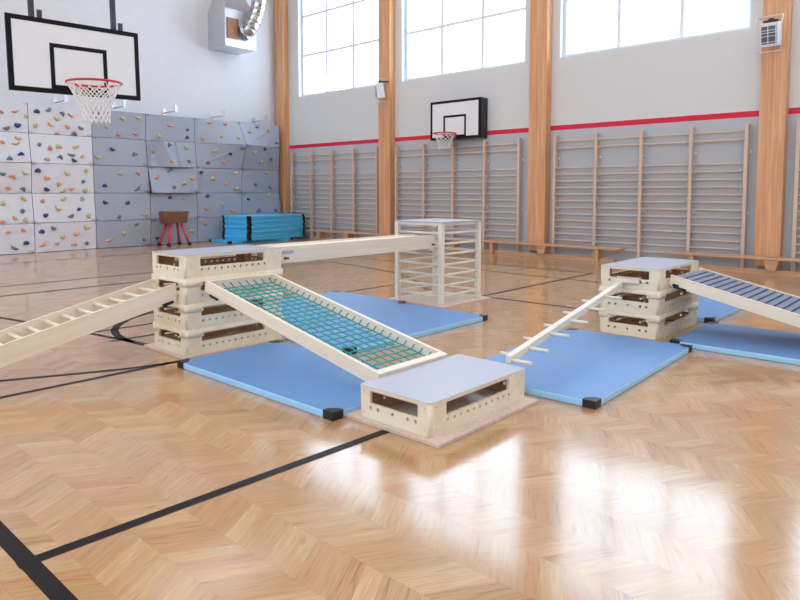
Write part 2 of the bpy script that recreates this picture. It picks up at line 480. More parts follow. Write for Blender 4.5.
def hold_mesh(k, mat):
    """a lumpy climbing hold, flat against the wall (outwards is +X)"""
    rnd = random.Random(k)
    q = bmesh.new(); bmesh.ops.create_icosphere(q, subdivisions=2, radius=1)
    L, H, D = [(.085, .05, .05), (.06, .06, .055), (.09, .042, .04), (.07, .055, .06)][k % 4]
    bend = [.55, 0, .3, -.5][k % 4]
    ph = [rnd.uniform(0, 6) for _ in range(3)]
    for v in q.verts:
        p = v.co.copy()
        s = 1+.16*math.sin(3*p.y+ph[0])+.14*math.sin(4*p.z+ph[1])
        y, z = p.y*L*s, p.z*H*s
        z += bend*(y*y)/L*.9-bend*.02
        v.co = (max(-.25, p.x)*D, y, z)
    for f in q.faces: f.smooth = True
    me = bpy.data.meshes.new('climbing_hold'); q.to_mesh(me); q.free(); me.materials.append(mat)
    return me
HM = {t: [hold_mesh(i*7+ord(t), M['h_'+t]) for i in range(4)] for t in 'orybgk'}

HW = "o,-7.42,2.95 o,-7.14,2.97 b,-6.73,3.01 g,-6.49,3.06 y,-6.93,2.9 y,-6.33,2.88 b,-7.1,2.69 g,-7.32,2.61 y,-6.76,2.71 o,-6.46,2.74 o,-6.33,2.57 y,-7.11,2.42 o,-7.44,2.32 o,-7.16,2.3 g,-6.71,2.31 b,-7.09,2.09 g,-7.31,1.99 r,-6.5,2.24 o,-6.58,2.0 g,-7.45,1.67 o,-7.26,1.62 y,-7.03,1.69 b,-6.78,1.75 o,-6.58,1.6 g,-7.07,1.36 b,-6.6,1.35 o,-7.35,1.38 y,-7.06,1.15 y,-7.46,1.06 r,-6.7,1.1 g,-7.11,0.9 o,-7.26,0.75 y,-7.07,0.71 y,-6.4,0.93 b,-6.65,0.8 o,-7.5,0.69 g,-6.21,3.01 o,-6.03,2.98 o,-6.11,2.73 g,-5.83,2.72 g,-5.97,2.59 y,-5.77,3.04 y,-6.31,2.29 y,-5.94,2.3 g,-6.3,2.06 g,-6.06,2.11 o,-5.82,2.09 b,-6.0,1.99 y,-5.75,1.78 y,-6.17,1.69 g,-5.82,1.53 o,-6.07,1.37 y,-5.79,1.34 o,-6.25,1.32 y,-6.34,1.47 y,-6.25,1.15 k,-5.86,1.14 b,-5.95,0.91 o,-7.4,0.47 o,-7.11,0.49 b,-7.07,0.22 g,-7.3,0.13 b,-6.76,0.45 g,-6.52,0.51 y,-6.33,0.31 o,-6.73,0.17 o,-6.45,0.17 o,-6.03,0.36 o,-6.09,0.14 y,-5.8,0.49 g,-5.8,0.14 g,-6.13,0.76 y,-5.75,0.76"
HG = "b,-5.45,3.06 y,-5.47,2.08 y,-4.87,3.01 y,-4.47,3.06 y,-5.25,2.8 r,-4.97,2.64 r,-4.54,2.67 b,-5.13,2.28 g,-4.61,2.19 r,-4.16,2.28 y,-4.97,1.72 r,-4.55,1.74 b,-5.35,1.44 g,-4.59,1.37 r,-4.11,1.64 b,-5.35,1.05 b,-4.84,1.04 y,-4.44,0.77 g,-5.05,0.72 g,-4.65,0.53 y,-4.96,0.32 o,-5.29,0.18 g,-4.47,0.15 b,-4.13,0.17 y,-3.96,2.66 o,-3.66,2.93 g,-3.2,2.87 b,-3.22,2.67 g,-3.76,2.45 y,-3.29,2.41 y,-2.81,2.68 o,-3.73,2.05 g,-3.24,2.07 g,-3.75,1.82 y,-3.41,1.52 o,-3.16,1.64 g,-3.7,1.41 b,-2.88,1.8 b,-3.78,1.16 y,-3.36,1.12 b,-2.71,1.19 o,-2.57,3.09 o,-2.13,3.08 y,-2.28,2.75 y,-1.84,2.73 y,-2.5,2.36 b,-2.09,2.3 g,-1.78,2.46 g,-2.69,2.05 r,-2.26,2.08 r,-1.43,2.91 g,-1.11,3.08 y,-0.72,3.02 g,-0.45,2.68 b,-0.94,2.48 y,-1.32,2.37 g,-0.67,2.21 y,-1.03,2.12 y,-2.55,1.64 y,-1.87,1.80 o,-2.16,1.5 y,-1.87,1.38 y,-1.47,1.77 o,-0.79,1.81 g,-1.21,1.5 g,-0.67,1.42 y,-0.72,1.2 b,-1.46,1.1 y,-2.29,0.95 o,-2.73,0.86 o,-1.99,0.8 g,-1.13,0.77 g,-0.54,0.78 r,-2.78,0.47 y,-3.18,0.3"
def climbing(name, label, cols, mat, holds):
    r = thing(name, label, 'climbing wall', (0, 0, 0))
    r.location = (0, CY[cols[0]], 0); off = Matrix.Translation((0, -CY[cols[0]], 0))
    for c in cols:
        for row in range(5):
            o = panel(row, c, mat, r); o.matrix_local = off
    # timber battens that carry the panels off the wall
    b = MB()
    for c in list(cols)+[cols[-1]+1]:
        y = min(max(CY[c], CY[cols[0]]+.05), CY[cols[-1]+1]-.05)
        b.box(-.395, -.16, y-.04, y+.04, 0, 3.1)
    o = b.build('batten_frame', M['rail'], r); o.matrix_local = off
    for i, h in enumerate(holds.split()):
        t, y, z = h.split(','); y = float(y); z = float(z)
        e = .05
        n = Vector((1, -(surf(y+e, z)-surf(y-e, z))/(2*e), -(surf(y, z+e)-surf(y, z-e))/(2*e)))
        if n.length > 1.25: n = Vector((1, 0, 0))
        n.normalize()
        a = random.uniform(-.7, .7)
        if t == 'b': a = random.choice((.2, 2.8, 3.3, .4))
        m = Matrix.Translation((surf(y, z)+.004, y-CY[cols[0]], z)) @ Vector((1, 0, 0)).rotation_difference(n).to_matrix().to_4x4() @ Matrix.Rotation(a, 4, 'X')
        s = random.uniform(.7, .9); m = m @ Matrix.Diagonal((s, s, s, 1))
        mesh_obj('climbing_hold', HM[t][i % 4], r, m)
climbing('climbing_wall', 'white panelled climbing wall with many small coloured holds, left of the grey one', (0, 1), M['pw'], HW)
climbing('climbing_wall', 'grey panelled climbing wall with bulging panels and coloured holds beside the corner column', (2, 3, 4, 5), M['pg'], HG)

# bracket arms on the white wall above the climbing panels
for y, wl in ((-6.2, 'above the white climbing panels'), (-4.9, 'just right of the big hoop net'), (-3.62, 'over the middle of the grey panels'),
              (-2.27, 'second from the corner column'), (-.92, 'nearest to the corner column')):
    r = thing('wall_bracket', 'pale steel bracket arm on the white wall '+wl, 'bracket', (-.4, y, 3.28), 0, 'bracket arms over the climbing wall')
    MB().box(0, .015, -.05, .05, -.06, .1).build('wall_plate', M['unit'], r)
    MB().tube([(.0, 0, 0), (.58, 0, 0)], .016).build('arm', M['unit'], r)
    MB().box(.57, .6, -.035, .035, -.03, .15).build('end_plate', M['unit'], r)

# ---------------------------------------------------------------- wall bars
RZ = [2.30, 2.16, 1.77]+[1.64-.13*i for i in range(12)]
def wall_bars(x0, x1, n, label):
    r = thing('wall_bars', label, 'wall bars', ((x0+x1)/2, -.01, 0), 0, 'wall bars along the window wall')
    w = x1-x0; s = w/n
    for i in range(n+1):
        x = -w/2+s*i
        p = MB().box(x-.030, x+.026, -.14, -.035, .0, 2.42, bevel=.004).build('post', M['bars'], r)
        for z in (.95, 1.97):
            MB().box(x+.0262, x+.062, -.034, .008, z-.022, z+.022).build('wall_mount', M['plastic'], p)
    for i in range(n):
        for z in RZ:
            xa, xb = -w/2+s*i+.0262, -w/2+s*(i+1)-.0302
            MB().tube([(xa, -.115, z), (xb, -.115, z)], .017, 8).build('rung', M['rung'], r)
wall_bars(.27, 3.66, 4, 'pale wooden wall bars under the corner window, behind the stacked mats')
wall_bars(4.33, 7.80, 4, 'pale wooden wall bars below the small wall backboard')
wall_bars(8.635, 12.14, 4, 'pale wooden wall bars between the two columns right of the small backboard')
wall_bars(12.88, 16.4, 4, 'pale wooden wall bars cut off by the right edge of the photo')

# ---------------------------------------------------------------- benches
def bench(x0, x1, y, label, centre=True):
    L = x1-x0
    r = thing('gym_bench', label, 'bench', ((x0+x1)/2, y, 0), 0, 'wooden benches along the window wall')
    MB().box(-L/2, L/2, -.12, .12, .235, .272, bevel=.006).build('seat', M['bench'], r)
    MB().box(-L/2+.15, L/2-.15, -.022, .022, .0, .07).build('balance_rail', M['bench'], r)
    for s in (-1, 1):
        x = s*(L/2-.45)
        b = MB(); b.box(x-.03, x+.03, -.10, -.024, .0, .235); b.box(x-.03, x+.03, .024, .10, 0, .235); b.box(x-.03, x+.03, -.024, .024, .0705, .235)
        b.build('leg', M['bench'], r)
    if centre:
        MB().prism([(-.06, .072), (.06, .072), (.11, .235), (-.11, .235)], 'Y', -.1, .1).build('leg', M['bench'], r)
bench(1.42, 4.4, -.42, 'wooden gym bench nearest to the stacked blue mats')
bench(4.5, 6.82, -.42, 'wooden gym bench seen behind the white rung cube')
bench(6.95, 10.2, -.42, 'wooden gym bench in front of the column right of the small backboard')
bench(11.0, 14.3, -.42, 'wooden gym bench behind the slatted ramp at the right edge')

# ---------------------------------------------------------------- basketball boards
def ring_pts(cx, cy, z, r, n=32): return [(cx+r*math.cos(2*PI*i/n), cy+r*math.sin(2*PI*i/n), z) for i in range(n)]
def hoop(label, mtx, W, H, inner, rimz, rr, rimx, nl, box, rods):
    """local frame: the board faces +X, Y along it, Z up from the lower edge"""
    r = thing('basketball_backboard', label, 'basketball hoop', mtx=mtx)
    bw = .055
    MB().box(-.03, 0, -W/2+bw, W/2-bw, bw, H-bw).build('board', M['board'], r)
    b = MB(); t = .003
    b.box(-.031, t, -W/2, W/2, 0, bw); b.box(-.031, t, -W/2, W/2, H-bw, H)
    b.box(-.031, t, -W/2, -W/2+bw, bw, H-bw); b.box(-.031, t, W/2-bw, W/2, bw, H-bw)
    b.build('border', M['boardblk'], r)
    y0, y1, z0, z1 = inner; iw = .048; b = MB()
    b.box(.0002, t, y0, y1, z0, z0+iw); b.box(.0002, t, y0, y1, z1-iw, z1)
    b.box(.0002, t, y0, y0+iw, z0+iw, z1-iw); b.box(.0002, t, y1-iw, y1, z0+iw, z1-iw)
    b.build('target_square', M['boardblk'], r)
    if box:
        b = MB()
        b.box(-box, -.032, -W/2, -W/2+.03, 0, H); b.box(-box, -.032, W/2-.03, W/2, 0, H)
        b.box(-box, -.032, -W/2+.03, W/2-.03, 0, .03); b.box(-box, -.032, -W/2+.03, W/2-.03, H-.03, H)
        b.box(-box, -box+.02, -W/2+.03, W/2-.03, .03, H-.03)
        b.build('box_frame', M['boxblk'], r)
    y = rods[1] if rods else inner[4] if len(inner) > 4 else 0
    yc = (y0+y1)/2 if not rods else rods[1]
    rim = MB().tube(ring_pts(rimx, yc, rimz, rr), .014, 8, True).build('rim', M['rim'], r)
    b = MB(); b.box(.0035, .02, yc-.06, yc+.06, rimz-.08, rimz+.02)
    b.prism([(.02, rimz-.09), (rimx-rr, rimz-.012), (rimx-rr, rimz+.01), (.02, rimz+.01)], 'Y', yc-.04, yc+.04)
    b.build('rim_bracket', M['rim'], r)
    # rope net: diamonds between narrowing rings of knots
    n = 16 if rods else 12; rows = 8; b = MB(); cw = .0075 if rods else .0045
    def kn(i, j):
        f = j/rows; R = rr*(1-.52*math.sin(f*PI/2)**.9) if f < .85 else rr*(.49+.01*f)
        a = 2*PI*(i+.5*(j % 2))/n
        return Vector((rimx+R*math.cos(a), yc+R*math.sin(a), rimz-.012-nl*f))
    for j in range(rows):
        for i in range(n):
            b.tube([kn(i, j), kn(i if j % 2 == 0 else i+1, j+1)], cw, 4, cap=False)
            b.tube([kn(i, j), kn(i-1 if j % 2 == 0 else i, j+1)], cw, 4, cap=False)
    b.build('net', M['white'], r)
    if rods:
        for yy in rods[0]:
            MB().box(-.075, -.032, yy-.028, yy+.028, H-.5, ZC-2.472-.011).build('suspension_pole', M['rod'], r)
            MB().box(-.06, -.032, yy+.06, yy+.11, H-.25, H+.1).build('clamp', M['rod'], r)
m1 = Matrix.Translation((6.9, -8.622, 2.472)) @ Matrix.Rotation(-.02, 4, 'Z') @ Matrix.Rotation(.018, 4, 'X')
hoop('large white basketball backboard hanging from the ceiling on two poles', m1, 1.525, .855, (-.315, .35, .055, .585), .108, .298, .40, .45, 0, ((-.475, .475), .02))
m2 = Matrix.Translation((6.225, -.27, 2.475)) @ Matrix.Rotation(-PI/2, 4, 'Z')
hoop('small white basketball backboard in a black box frame on the window wall', m2, 1.39, .86, (-.32, .31, .04, .53), .10, .25, .36, .33, .268, None)

# ---------------------------------------------------------------- ventilation unit with foil duct
r = thing('ventilation_unit', 'shiny metal ventilation box with foil duct high on the white wall', 'ventilation unit', (-.4, -1.85, 5.05))
b = MB(); h = .47
P = [(0, -h, 0), (.8, -h, 0), (.8, h, 0), (0, h, 0)]
lv = [[(x, y, z) for x, y in ((0, -h), (.8, -h), (.8, h), (0, h))] for z in (0, .95)]+[[(x, y, 1.6) for x, y in ((0, -.22), (.35, -.22), (.35, .3), (0, .3))]]
vs = [[b.bm.verts.new(p) for p in l] for l in lv]
b.bm.faces.new(vs[0][::-1]); b.bm.faces.new(vs[2])
for A, B in zip(vs, vs[1:]):
    for i in range(4): b.bm.faces.new((A[i], A[(i+1) % 4], B[(i+1) % 4], B[i]))
b.build('casing', M['unit'], r)
MB().box(.8, .83, -.42, -.08, .2, .72).build('inlet_flap', M['flap'], r)
ctl = [(.83, .12, .42), (.98, .16, .50), (1.05, .26, .75), (1.06, .36, 1.05), (1.04, .42, 1.4), (1.0, .46, 1.8), (.95, .48, 2.3), (.9, .5, 2.9)]
pts = []; rad = []
def cr(P, t):
    i = min(int(t), len(P)-2); f = t-i
    p0, p1, p2, p3 = [Vector(P[max(0, min(len(P)-1, i+k))]) for k in (-1, 0, 1, 2)]
    return .5*((2*p1)+(p2-p0)*f+(2*p0-5*p1+4*p2-p3)*f*f+(3*p1-p0-3*p2+p3)*f**3)
NN = 140
for i in range(NN+1):
    pts.append(cr(ctl, i/NN*(len(ctl)-1))); rad.append(.188-(.03 if i % 11 == 0 else .012 if i % 11 in (1, 10) else 0))
MB().tube(pts, rad, 20).build('flexible_duct', M['chrome'], r)
MB().tube([(.8, .1, .4), (.87, .13, .44)], .215, 20).build('duct_collar', M['chrome'], r)

# ---------------------------------------------------------------- guarded floodlights on two columns
def flood(label, loc, rz):
    r = thing('floodlight', label, 'floodlight', loc, rz, 'floodlights on the timber columns')
    r.scale = (1.12, 1.0, 1.12); t = Matrix.Rotation(.16, 4, 'X')
    MB().box(-.12, .12, -.09, .09, -.16, .16, t, bevel=.012).build('casing', M['plastic'], r)
    MB().box(-.098, .098, -.094, -.088, -.125, .115, t).build('lamp_glass', M['grille'], r)
    b = MB()
    for x in (-.098, -.01, .09): b.box(x-.005, x+.005, -.10, -.0945, -.13, .12, t)
    for z in (-.1, -.02, .06): b.box(-.1, .1, -.102, -.0945, z-.004, z+.004, t)
    b.build('grille', M['plastic'], r)
    b = MB(); b.box(-.09, .09, -.03, .03, .175, .195)
    b.box(-.03, .03, -.03, .219, .195, .22); b.build('bracket', M['black'], r)
    b = MB()
    for s in (-1, 1):
        b.tube([(s*.15, .12, .24), (s*.17, -.06, .25), (s*.17, -.15, .1), (s*.17, -.15, -.15), (s*.15, -.05, -.23), (s*.14, .12, -.24)], .006, 6)
    for z in (.25, -.235): b.tube([(-.165, -.03, z), (.165, -.03, z)], .006, 6)
    b.tube([(-.17, -.15, 0), (.17, -.15, 0)], .005, 6)
    b.build('wire_guard', M['plastic'], r)
flood('white guarded floodlight on the column beside the corner window', (4.03, -.40, 3.73), math.radians(-35))
flood('white guarded floodlight with barred front on the rightmost column', (12.50, -.42, 3.74), math.radians(-4))

# ---------------------------------------------------------------- vaulting buck
r = thing('vaulting_buck', 'small brown leather vaulting buck on four splayed red legs by the grey climbing wall', 'vaulting buck', (.43, -3.88, 0))
b = MB()
prof = [(-.27, .54), (.27, .54), (.285, .56), (.335, .81), (.32, .83), (-.32, .83), (-.335, .81), (-.285, .56)]
q = bmesh.new()
xs = [(-.17, .8), (-.15, .95), (-.08, 1), (.08, 1), (.15, .95), (.17, .8)]
rings = [[q.verts.new((x, u*s, .655+(v-.655)*(.5+.5*s))) for u, v in prof] for x, s in xs]
for A, B in zip(rings, rings[1:]):
    for i in range(8): q.faces.new((A[i], A[(i+1) % 8], B[(i+1) % 8], B[i])).smooth = True
q.faces.new(rings[0]); q.faces.new(rings[-1][::-1])
b.merge(q); b.build('leather_body', M['leather'], r)
for sx, sy in ((-1, -1), (1, -1), (-1, 1), (1, 1)):
    a, e = Vector((sx*.09, sy*.14, .53)), Vector((sx*.24, sy*.27, .02))
    l = MB().tube([a, e], .034, 10).build('leg', M['pinkred'], r)
    MB().tube([e+Vector((0, 0, .055)), e-Vector((0, 0, .02))], .042, 10).build('rubber_foot', M['black'], l)

# ---------------------------------------------------------------- mats
CG = .082
def mat(label, x0, x1, y0, y1, th, m, group, rz=0, z=0, cat='gym mat'):
    L, W = x1-x0, y1-y0
    r = thing('gym_mat', label, cat, ((x0+x1)/2, (y0+y1)/2, z), rz, group)
    b = MB().box(-L/2, L/2, -W/2, W/2, .0, th, bevel=min(.012, th*.2))
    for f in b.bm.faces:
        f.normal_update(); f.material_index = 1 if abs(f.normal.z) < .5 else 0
    b.build('pad', m, r)
    for sx in (-1, 1):
        for sy in (-1, 1):
            e = .0025; a = CG
            P = [(sx*(L/2+e), sy*(W/2+e)), (sx*(L/2-a), sy*(W/2+e)), (sx*(L/2-a), sy*(W/2-a*.45)), (sx*(L/2-a*.45), sy*(W/2-a)), (sx*(L/2+e), sy*(W/2-a))]
            MB().prism(P, 'Z', .001, th+e).build('corner_guard', M['black'], r)
    return r
G1 = 'blue floor mats under the climbing course'
TH = .048
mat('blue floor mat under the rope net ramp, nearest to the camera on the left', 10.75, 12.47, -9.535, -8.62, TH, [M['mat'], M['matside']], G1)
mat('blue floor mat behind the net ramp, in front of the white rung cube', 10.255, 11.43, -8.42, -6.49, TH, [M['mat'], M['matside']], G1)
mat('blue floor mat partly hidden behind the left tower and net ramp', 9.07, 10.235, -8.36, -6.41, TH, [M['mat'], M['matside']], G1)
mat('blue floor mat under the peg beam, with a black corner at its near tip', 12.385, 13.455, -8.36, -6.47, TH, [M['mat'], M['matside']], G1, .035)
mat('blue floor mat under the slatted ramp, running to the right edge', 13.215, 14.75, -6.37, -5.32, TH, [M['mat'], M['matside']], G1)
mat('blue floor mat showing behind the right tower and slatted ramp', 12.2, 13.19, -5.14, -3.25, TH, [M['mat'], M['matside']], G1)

G2 = 'blue mats stacked by the corner'
num = ['topmost mat of the tall blue stack in the corner'] + ['%s mat from the top of the tall blue stack in the corner' % w for w in
       ('second', 'third', 'fourth', 'fifth', 'sixth', 'seventh', 'eighth', 'ninth', 'tenth')]
th = .0615
mat('lowest blue mat, jutting out on the left under the corner stack', 0.115, 1.10, -2.72, -.78, th, M['stackmat'], G2, math.radians(-3))
jig = [0, .012, -.01, .018, -.008, .014, .0, .016, -.012, .008]
for i in range(10):
    k = 9-i
    mat(num[k], .20+jig[i], 1.19+jig[i], -2.41-jig[(i*3) % 10]*1.5, -.36-jig[(i*3) % 10]*1.5, th-.002, M['stackmat'], G2, math.radians(8)+jig[(i*7) % 10]*.4, .0625*(i+1)+.003)

# ---------------------------------------------------------------- box tiers
W_, L_, TP = .53, .94, .018
def window_poly(x0, x1, z0, z1, step=0):
    if not step: return rrect(x0, x1, z0, z1, .006, 2)
    zm = (z0+z1)/2+.004
    return [(x0, z0), (x1, z0), (x1, zm), (x1-step, zm+.004), (x1-step, z1), (x0+step, z1), (x0+step, zm+.004), (x0, zm)]
def panels(h, zw0, zw1, zh, step):
    scr = [circ(s*x, z, .0035, 6) for s in (-1, 1) for x in (1,) for z in ()]
    e = plate(rect(-W_/2+.02, W_/2-.02, 0, h), [window_poly(-.178, .178, zw0, zw1, step)]+[circ(x, zh, .0115) for x in (-.175, -.117, -.005, .105, .162)], TP)
    s = plate(rect(-L_/2+.02, L_/2-.02, 0, h), [window_poly(-.335, .275, zw0, zw1, step)]+[circ(-.322+.06*i, zh, .0105) for i in range(11)], TP)
    for me in (e, s):
        for f in me.polygons: f.material_index = 1 if f.normal.z < -.5 else 0
    return e, s
PL_TOP = panels(.172, .088, .160, .062, 0)
PL_MID = panels(.2025, .098, .164, .060, .020)
def collar_parts():
    o = .009; R = .027; a, c = W_/2+o, L_/2+o; a0, c0 = W_/2+.0005, L_/2+.0005
    ring = plate(rrect(-a, a, -c, c, R, 5), [rrect(-a0, a0, -c0, c0, .022, 5)], .032)
    low = []
    for sx in (-1, 1):
        for sy in (-1, 1):
            ex = .185; ey = .34 if sy < 0 else .285        # the lower half stops short of the windows
            P = [(sx*ex, sy*c)]+[(sx*(a-R+R*math.sin(t*PI/10)), sy*(c-R+R*math.cos(t*PI/10))) for t in range(6)]+[(sx*a, sy*ey), (sx*a0, sy*ey)]
            P += [(sx*(a0-.022+.022*math.cos(t*PI/10)), sy*(c0-.022+.022*math.sin(t*PI/10))) for t in range(6)]+[(sx*ex, sy*c0)]
            low.append(plate(P, [], .032))
    return ring, low
COLLAR, COLLAR_LOW = collar_parts()
def upright(at, ang):
    """turn a plate lying in XY upright and face it outwards"""
    return Matrix.Translation(at) @ Matrix.Rotation(ang, 4, 'Z') @ Matrix.Rotation(PI/2, 4, 'X')
def tier(name, label, loc, top, group, screws=False):
    r = thing(name, label, 'wooden box', loc, 0, group)
    h = .172 if top else .2025
    e, s = PL_TOP if top else PL_MID
    d = TP/2
    for a, sy in ((0, -1), (PI, 1)):
        o = MB().mesh(e, upright((0, sy*(L_/2-d), 0), a), None).build('end_panel', [M['birch'], M['inside']], r)
    for a, sx in ((PI/2, 1), (-PI/2, -1)):
        o = MB().mesh(s, upright((sx*(W_/2-d), 0, 0), a), None).build('side_panel', [M['birch'], M['inside']], r)
    for sx in (-1, 1):
        for sy in (-1, 1):
            MB().tube([(sx*(W_/2-.0215), sy*(L_/2-.0215), 0), (sx*(W_/2-.0215), sy*(L_/2-.0215), h)], .0215, 20).build('corner_post', M['birchv'], r)
    if top:
        MB().prism(rrect(-W_/2-.004, W_/2+.004, -L_/2-.004, L_/2+.004, .03, 5), 'Z', h, h+.008).build('lid_edge', M['birch'], r)
        MB().prism(rrect(-W_/2-.002, W_/2+.002, -L_/2-.002, L_/2+.002, .028, 5), 'Z', h+.008, h+.0115).build('lid', M['lid'], r)
        if screws:
            b = MB()
            for z in (.03, .15):
                for x in (-.225, .225): b.box(x-.0028, x+.0028, -L_/2-.0005, -L_/2+.002, z-.0028, z+.0028)
                for y in (-.42, .42): b.box(W_/2-.002, W_/2+.0005, y-.0028, y+.0028, z-.0028, z+.0028)
            b.build('screws', M['steel'], r)
    else:
        # the thicker collar around the upper rim
        b = MB().mesh(COLLAR, Matrix.Translation((0, 0, h-.016)))
        for me in COLLAR_LOW: b.mesh(me, Matrix.Translation((0, 0, h-.048)))
        bmesh.ops.remove_doubles(b.bm, verts=b.bm.verts, dist=.0004)
        b.build('collar', M['birchv'], r)
        b = MB()
        for x in (-.1, .1): b.tube([(x, -L_/2+.02, .125), (x, L_/2-.02, .125)], .008, 8)
        b.build('dowels', M['cream'], r)
    return r
GL, GR = 'box tiers of the left tower', 'box tiers of the right tower'
CXL, CYL = 10.318, -8.895
def base_board(label, x0, x1, y0, y1, m='rail', name='base_board'):
    o = MB().box(x0-(x0+x1)/2, x1-(x0+x1)/2, y0-(y0+y1)/2, y1-(y0+y1)/2, 0, .02, bevel=.003).build(name, M[m])
    o.location = ((x0+x1)/2, (y0+y1)/2, 0)
    return tag(o, label, 'base board')
base_board('thin pale wooden base board on the floor under the left tower', 9.95, 10.615, -9.40, -8.425, 'bars')
zz = [.0205, .2235, .4265]
for z, w in zip(zz, ('lowest', 'second', 'third')):
    tier('box_tier', '%s wooden box tier from the floor in the left tower' % w if w != 'lowest' else 'lowest wooden box tier of the left tower, on the base board', (CXL, CYL, z), False, GL)
tier('box_tier', 'wooden box with pale grey lid, topmost of the left tower', (CXL, CYL, .6295), True, GL)
base_board('thin pale wooden base board under the single low box in the centre', 12.473, 13.17, -9.44, -8.455, 'bars')
tier('box_tier', 'single low wooden box with pale grey lid standing in the centre, nearest to the camera', (12.815, -8.93, .0205), True, 'single low box', True)
CXR, CYR = 12.79, -5.725
right_tower = []
for z, w in zip((.001, .2165), ('lowest wooden box tier of the right tower', 'middle wooden box tier of the right tower')):
    right_tower.append(tier('box_tier', w, (CXR, CYR, z), False, GR))
right_tower.append(tier('box_tier', 'wooden box with pale grey lid, topmost of the right tower', (CXR, CYR, .432), True, GR))
for o in right_tower: o.scale = (1.035, 1.10, 1.06)

# ---------------------------------------------------------------- white rung cube
x0, x1, y0, y1 = 9.875, 10.60, -6.20, -5.43
base_board('thin pale wooden base board under the white rung cube', 9.82, 10.70, -6.28, -5.36, 'bars')
r = thing('climbing_cube', 'tall white climbing cube frame with rungs on four sides and a pale lid', 'climbing frame', ((x0+x1)/2, (y0+y1)/2, .0205))
hx, hy, H, p = (x1-x0)/2, (y1-y0)/2, .928, .055
for sx in (-1, 1):
    for sy in (-1, 1):
        MB().box(sx*hx-(p if sx > 0 else 0), sx*hx+(0 if sx > 0 else p), sy*hy-(p if sy > 0 else 0), sy*hy+(0 if sy > 0 else p), 0, H, bevel=.006).build('post', M['cream'], r)
for i in range(7):
    z = .09+.12*i
    for sx in (-1, 1): MB().tube([(sx*(hx-.028), -hy+p, z+.0), (sx*(hx-.028), hy-p, z)], .014, 8).build('rung', M['cream'], r)
    for sy in (-1, 1): MB().tube([(-hx+p, sy*(hy-.028), z), (hx-p, sy*(hy-.028), z)], .014, 8).build('rung', M['cream'], r)
b = MB(); hh = H-.05
for sx in (-1, 1): b.box(sx*(hx-.028)-.014, sx*(hx-.028)+.014, -hy+p, hy-p, hh+.02, H)
for sy in (-1, 1): b.box(-hx+p, hx-p, sy*(hy-.028)-.014, sy*(hy-.028)+.014, hh+.02, H)
b.build('top_rails', M['cream'], r)
MB().prism(rrect(-hx-.004, hx+.004, -hy-.004, hy+.004, .02, 4), 'Z', H, H+.014).build('lid', M['lid'], r)

# ---------------------------------------------------------------- sloping course pieces (local X runs along the piece, origin at its low end)
def frame_mtx(lo, hi):
    lo, hi = Vector(lo), Vector(hi); x = (hi-lo).normalized(); y = Vector((0, 0, 1)).cross(x).normalized(); z = x.cross(y)
    m = Matrix((x, y, z)).transposed().to_4x4(); m.translation = lo
    return m, (hi-lo).length

# ladder ramp from the left tower down to the floor at the left
m, LL = frame_mtx((10.285, -11.36, .002), (10.285, -9.384, .449))
r = thing('ladder_ramp', 'wooden ladder ramp with rungs sloping from the left tower down to the floor', 'ramp', mtx=m)
hw, hr = .185, .137
for s in (-1, 1):
    MB().prism([(.0, .0), (LL, .0), (LL+.028, hr), (.55, hr), (.0, .03)], 'Y', s*hw-.011, s*hw+.011).build('side_rail', M['rail'], r)
for i in range(16):
    x = LL-.10-.1225*i
    if x < .35: break
    MB().tube([(x, -hw+.012, hr-.036), (x, hw-.012, hr-.036)], .0145, 10).build('rung', M['rail'], r)
b = MB(); b.box(LL-.12, LL-.03, -hw-.024, -hw-.0115, -.004, .016); b.box(LL-.12, LL-.09, -hw-.03, -hw-.0115, -.012, .004)
b.build('hook_bracket', M['dark'], r)
MB().box(LL-.004, LL+.016, -hw+.012, hw-.012, .01, .05).build('end_bar', M['rail'], r)

# rope net ramp from the left tower to the low box
m, LL = frame_mtx((12.525, -8.90, .137), (10.632, -8.90, .522))
r = thing('net_ramp', 'wooden ramp frame strung with a teal rope net, left tower to low centre box', 'ramp', mtx=m)
hw, hr = .315, .088
for s in (-1, 1):
    MB().prism([(.0, .055), (.0, hr), (LL, hr), (LL, .0), (.06, .0)], 'Y', s*hw-.014, s*hw+.014).build('side_rail', M['rail'], r)
MB().box(.0, .05, -hw+.0145, hw-.0145, .055, hr).build('end_board', M['rail'], r)
MB().box(LL-.022, LL, -hw+.0145, hw-.0145, .0, hr).build('end_board', M['rail'], r)
xa, xb, ya, yb, zn = .115, LL-.085, -hw+.055, hw-.055, .036
b = MB(); nc, nr = 8, 24
for j in range(nc):
    y = ya+(yb-ya)*j/(nc-1); b.tube([(xa, y, zn), (xb, y, zn)], .005, 5)
for i in range(nr):
    x = xa+(xb-xa)*i/(nr-1); b.tube([(x, ya, zn), (x, yb, zn)], .005, 5)
b.build('rope_net', M['net'], r)
for i in range(nr):
    x = xa+(xb-xa)*i/(nr-1)
    for s, y in ((-1, ya), (1, yb)):
        MB().tube([(x, s*(hw-.0145), zn+.024), (x, s*(hw-.028), zn+.024), (x, s*(hw-.034), zn+.004), (x, y, zn)], .0034, 5).build('hook', M['dark'], r)
for j in range(nc):
    y = ya+(yb-ya)*j/(nc-1)
    MB().tube([(.0505, y, zn+.03), (xa, y, zn)], .0034, 5).build('hook', M['dark'], r)
    MB().tube([(LL-.0225, y, zn+.024), (xb, y, zn)], .0034, 5).build('hook', M['dark'], r)
b = MB()
for s in (-1, 1): b.box(LL-.002, LL+.02, s*hw-.012, s*hw+.012, .02, .05)
b.build('hook_bracket', M['dark'], r)
MB().box(LL-.2, LL-.09, hw+.0145, hw+.024, -.012, .006).build('lock_plate', M['dark'], r)

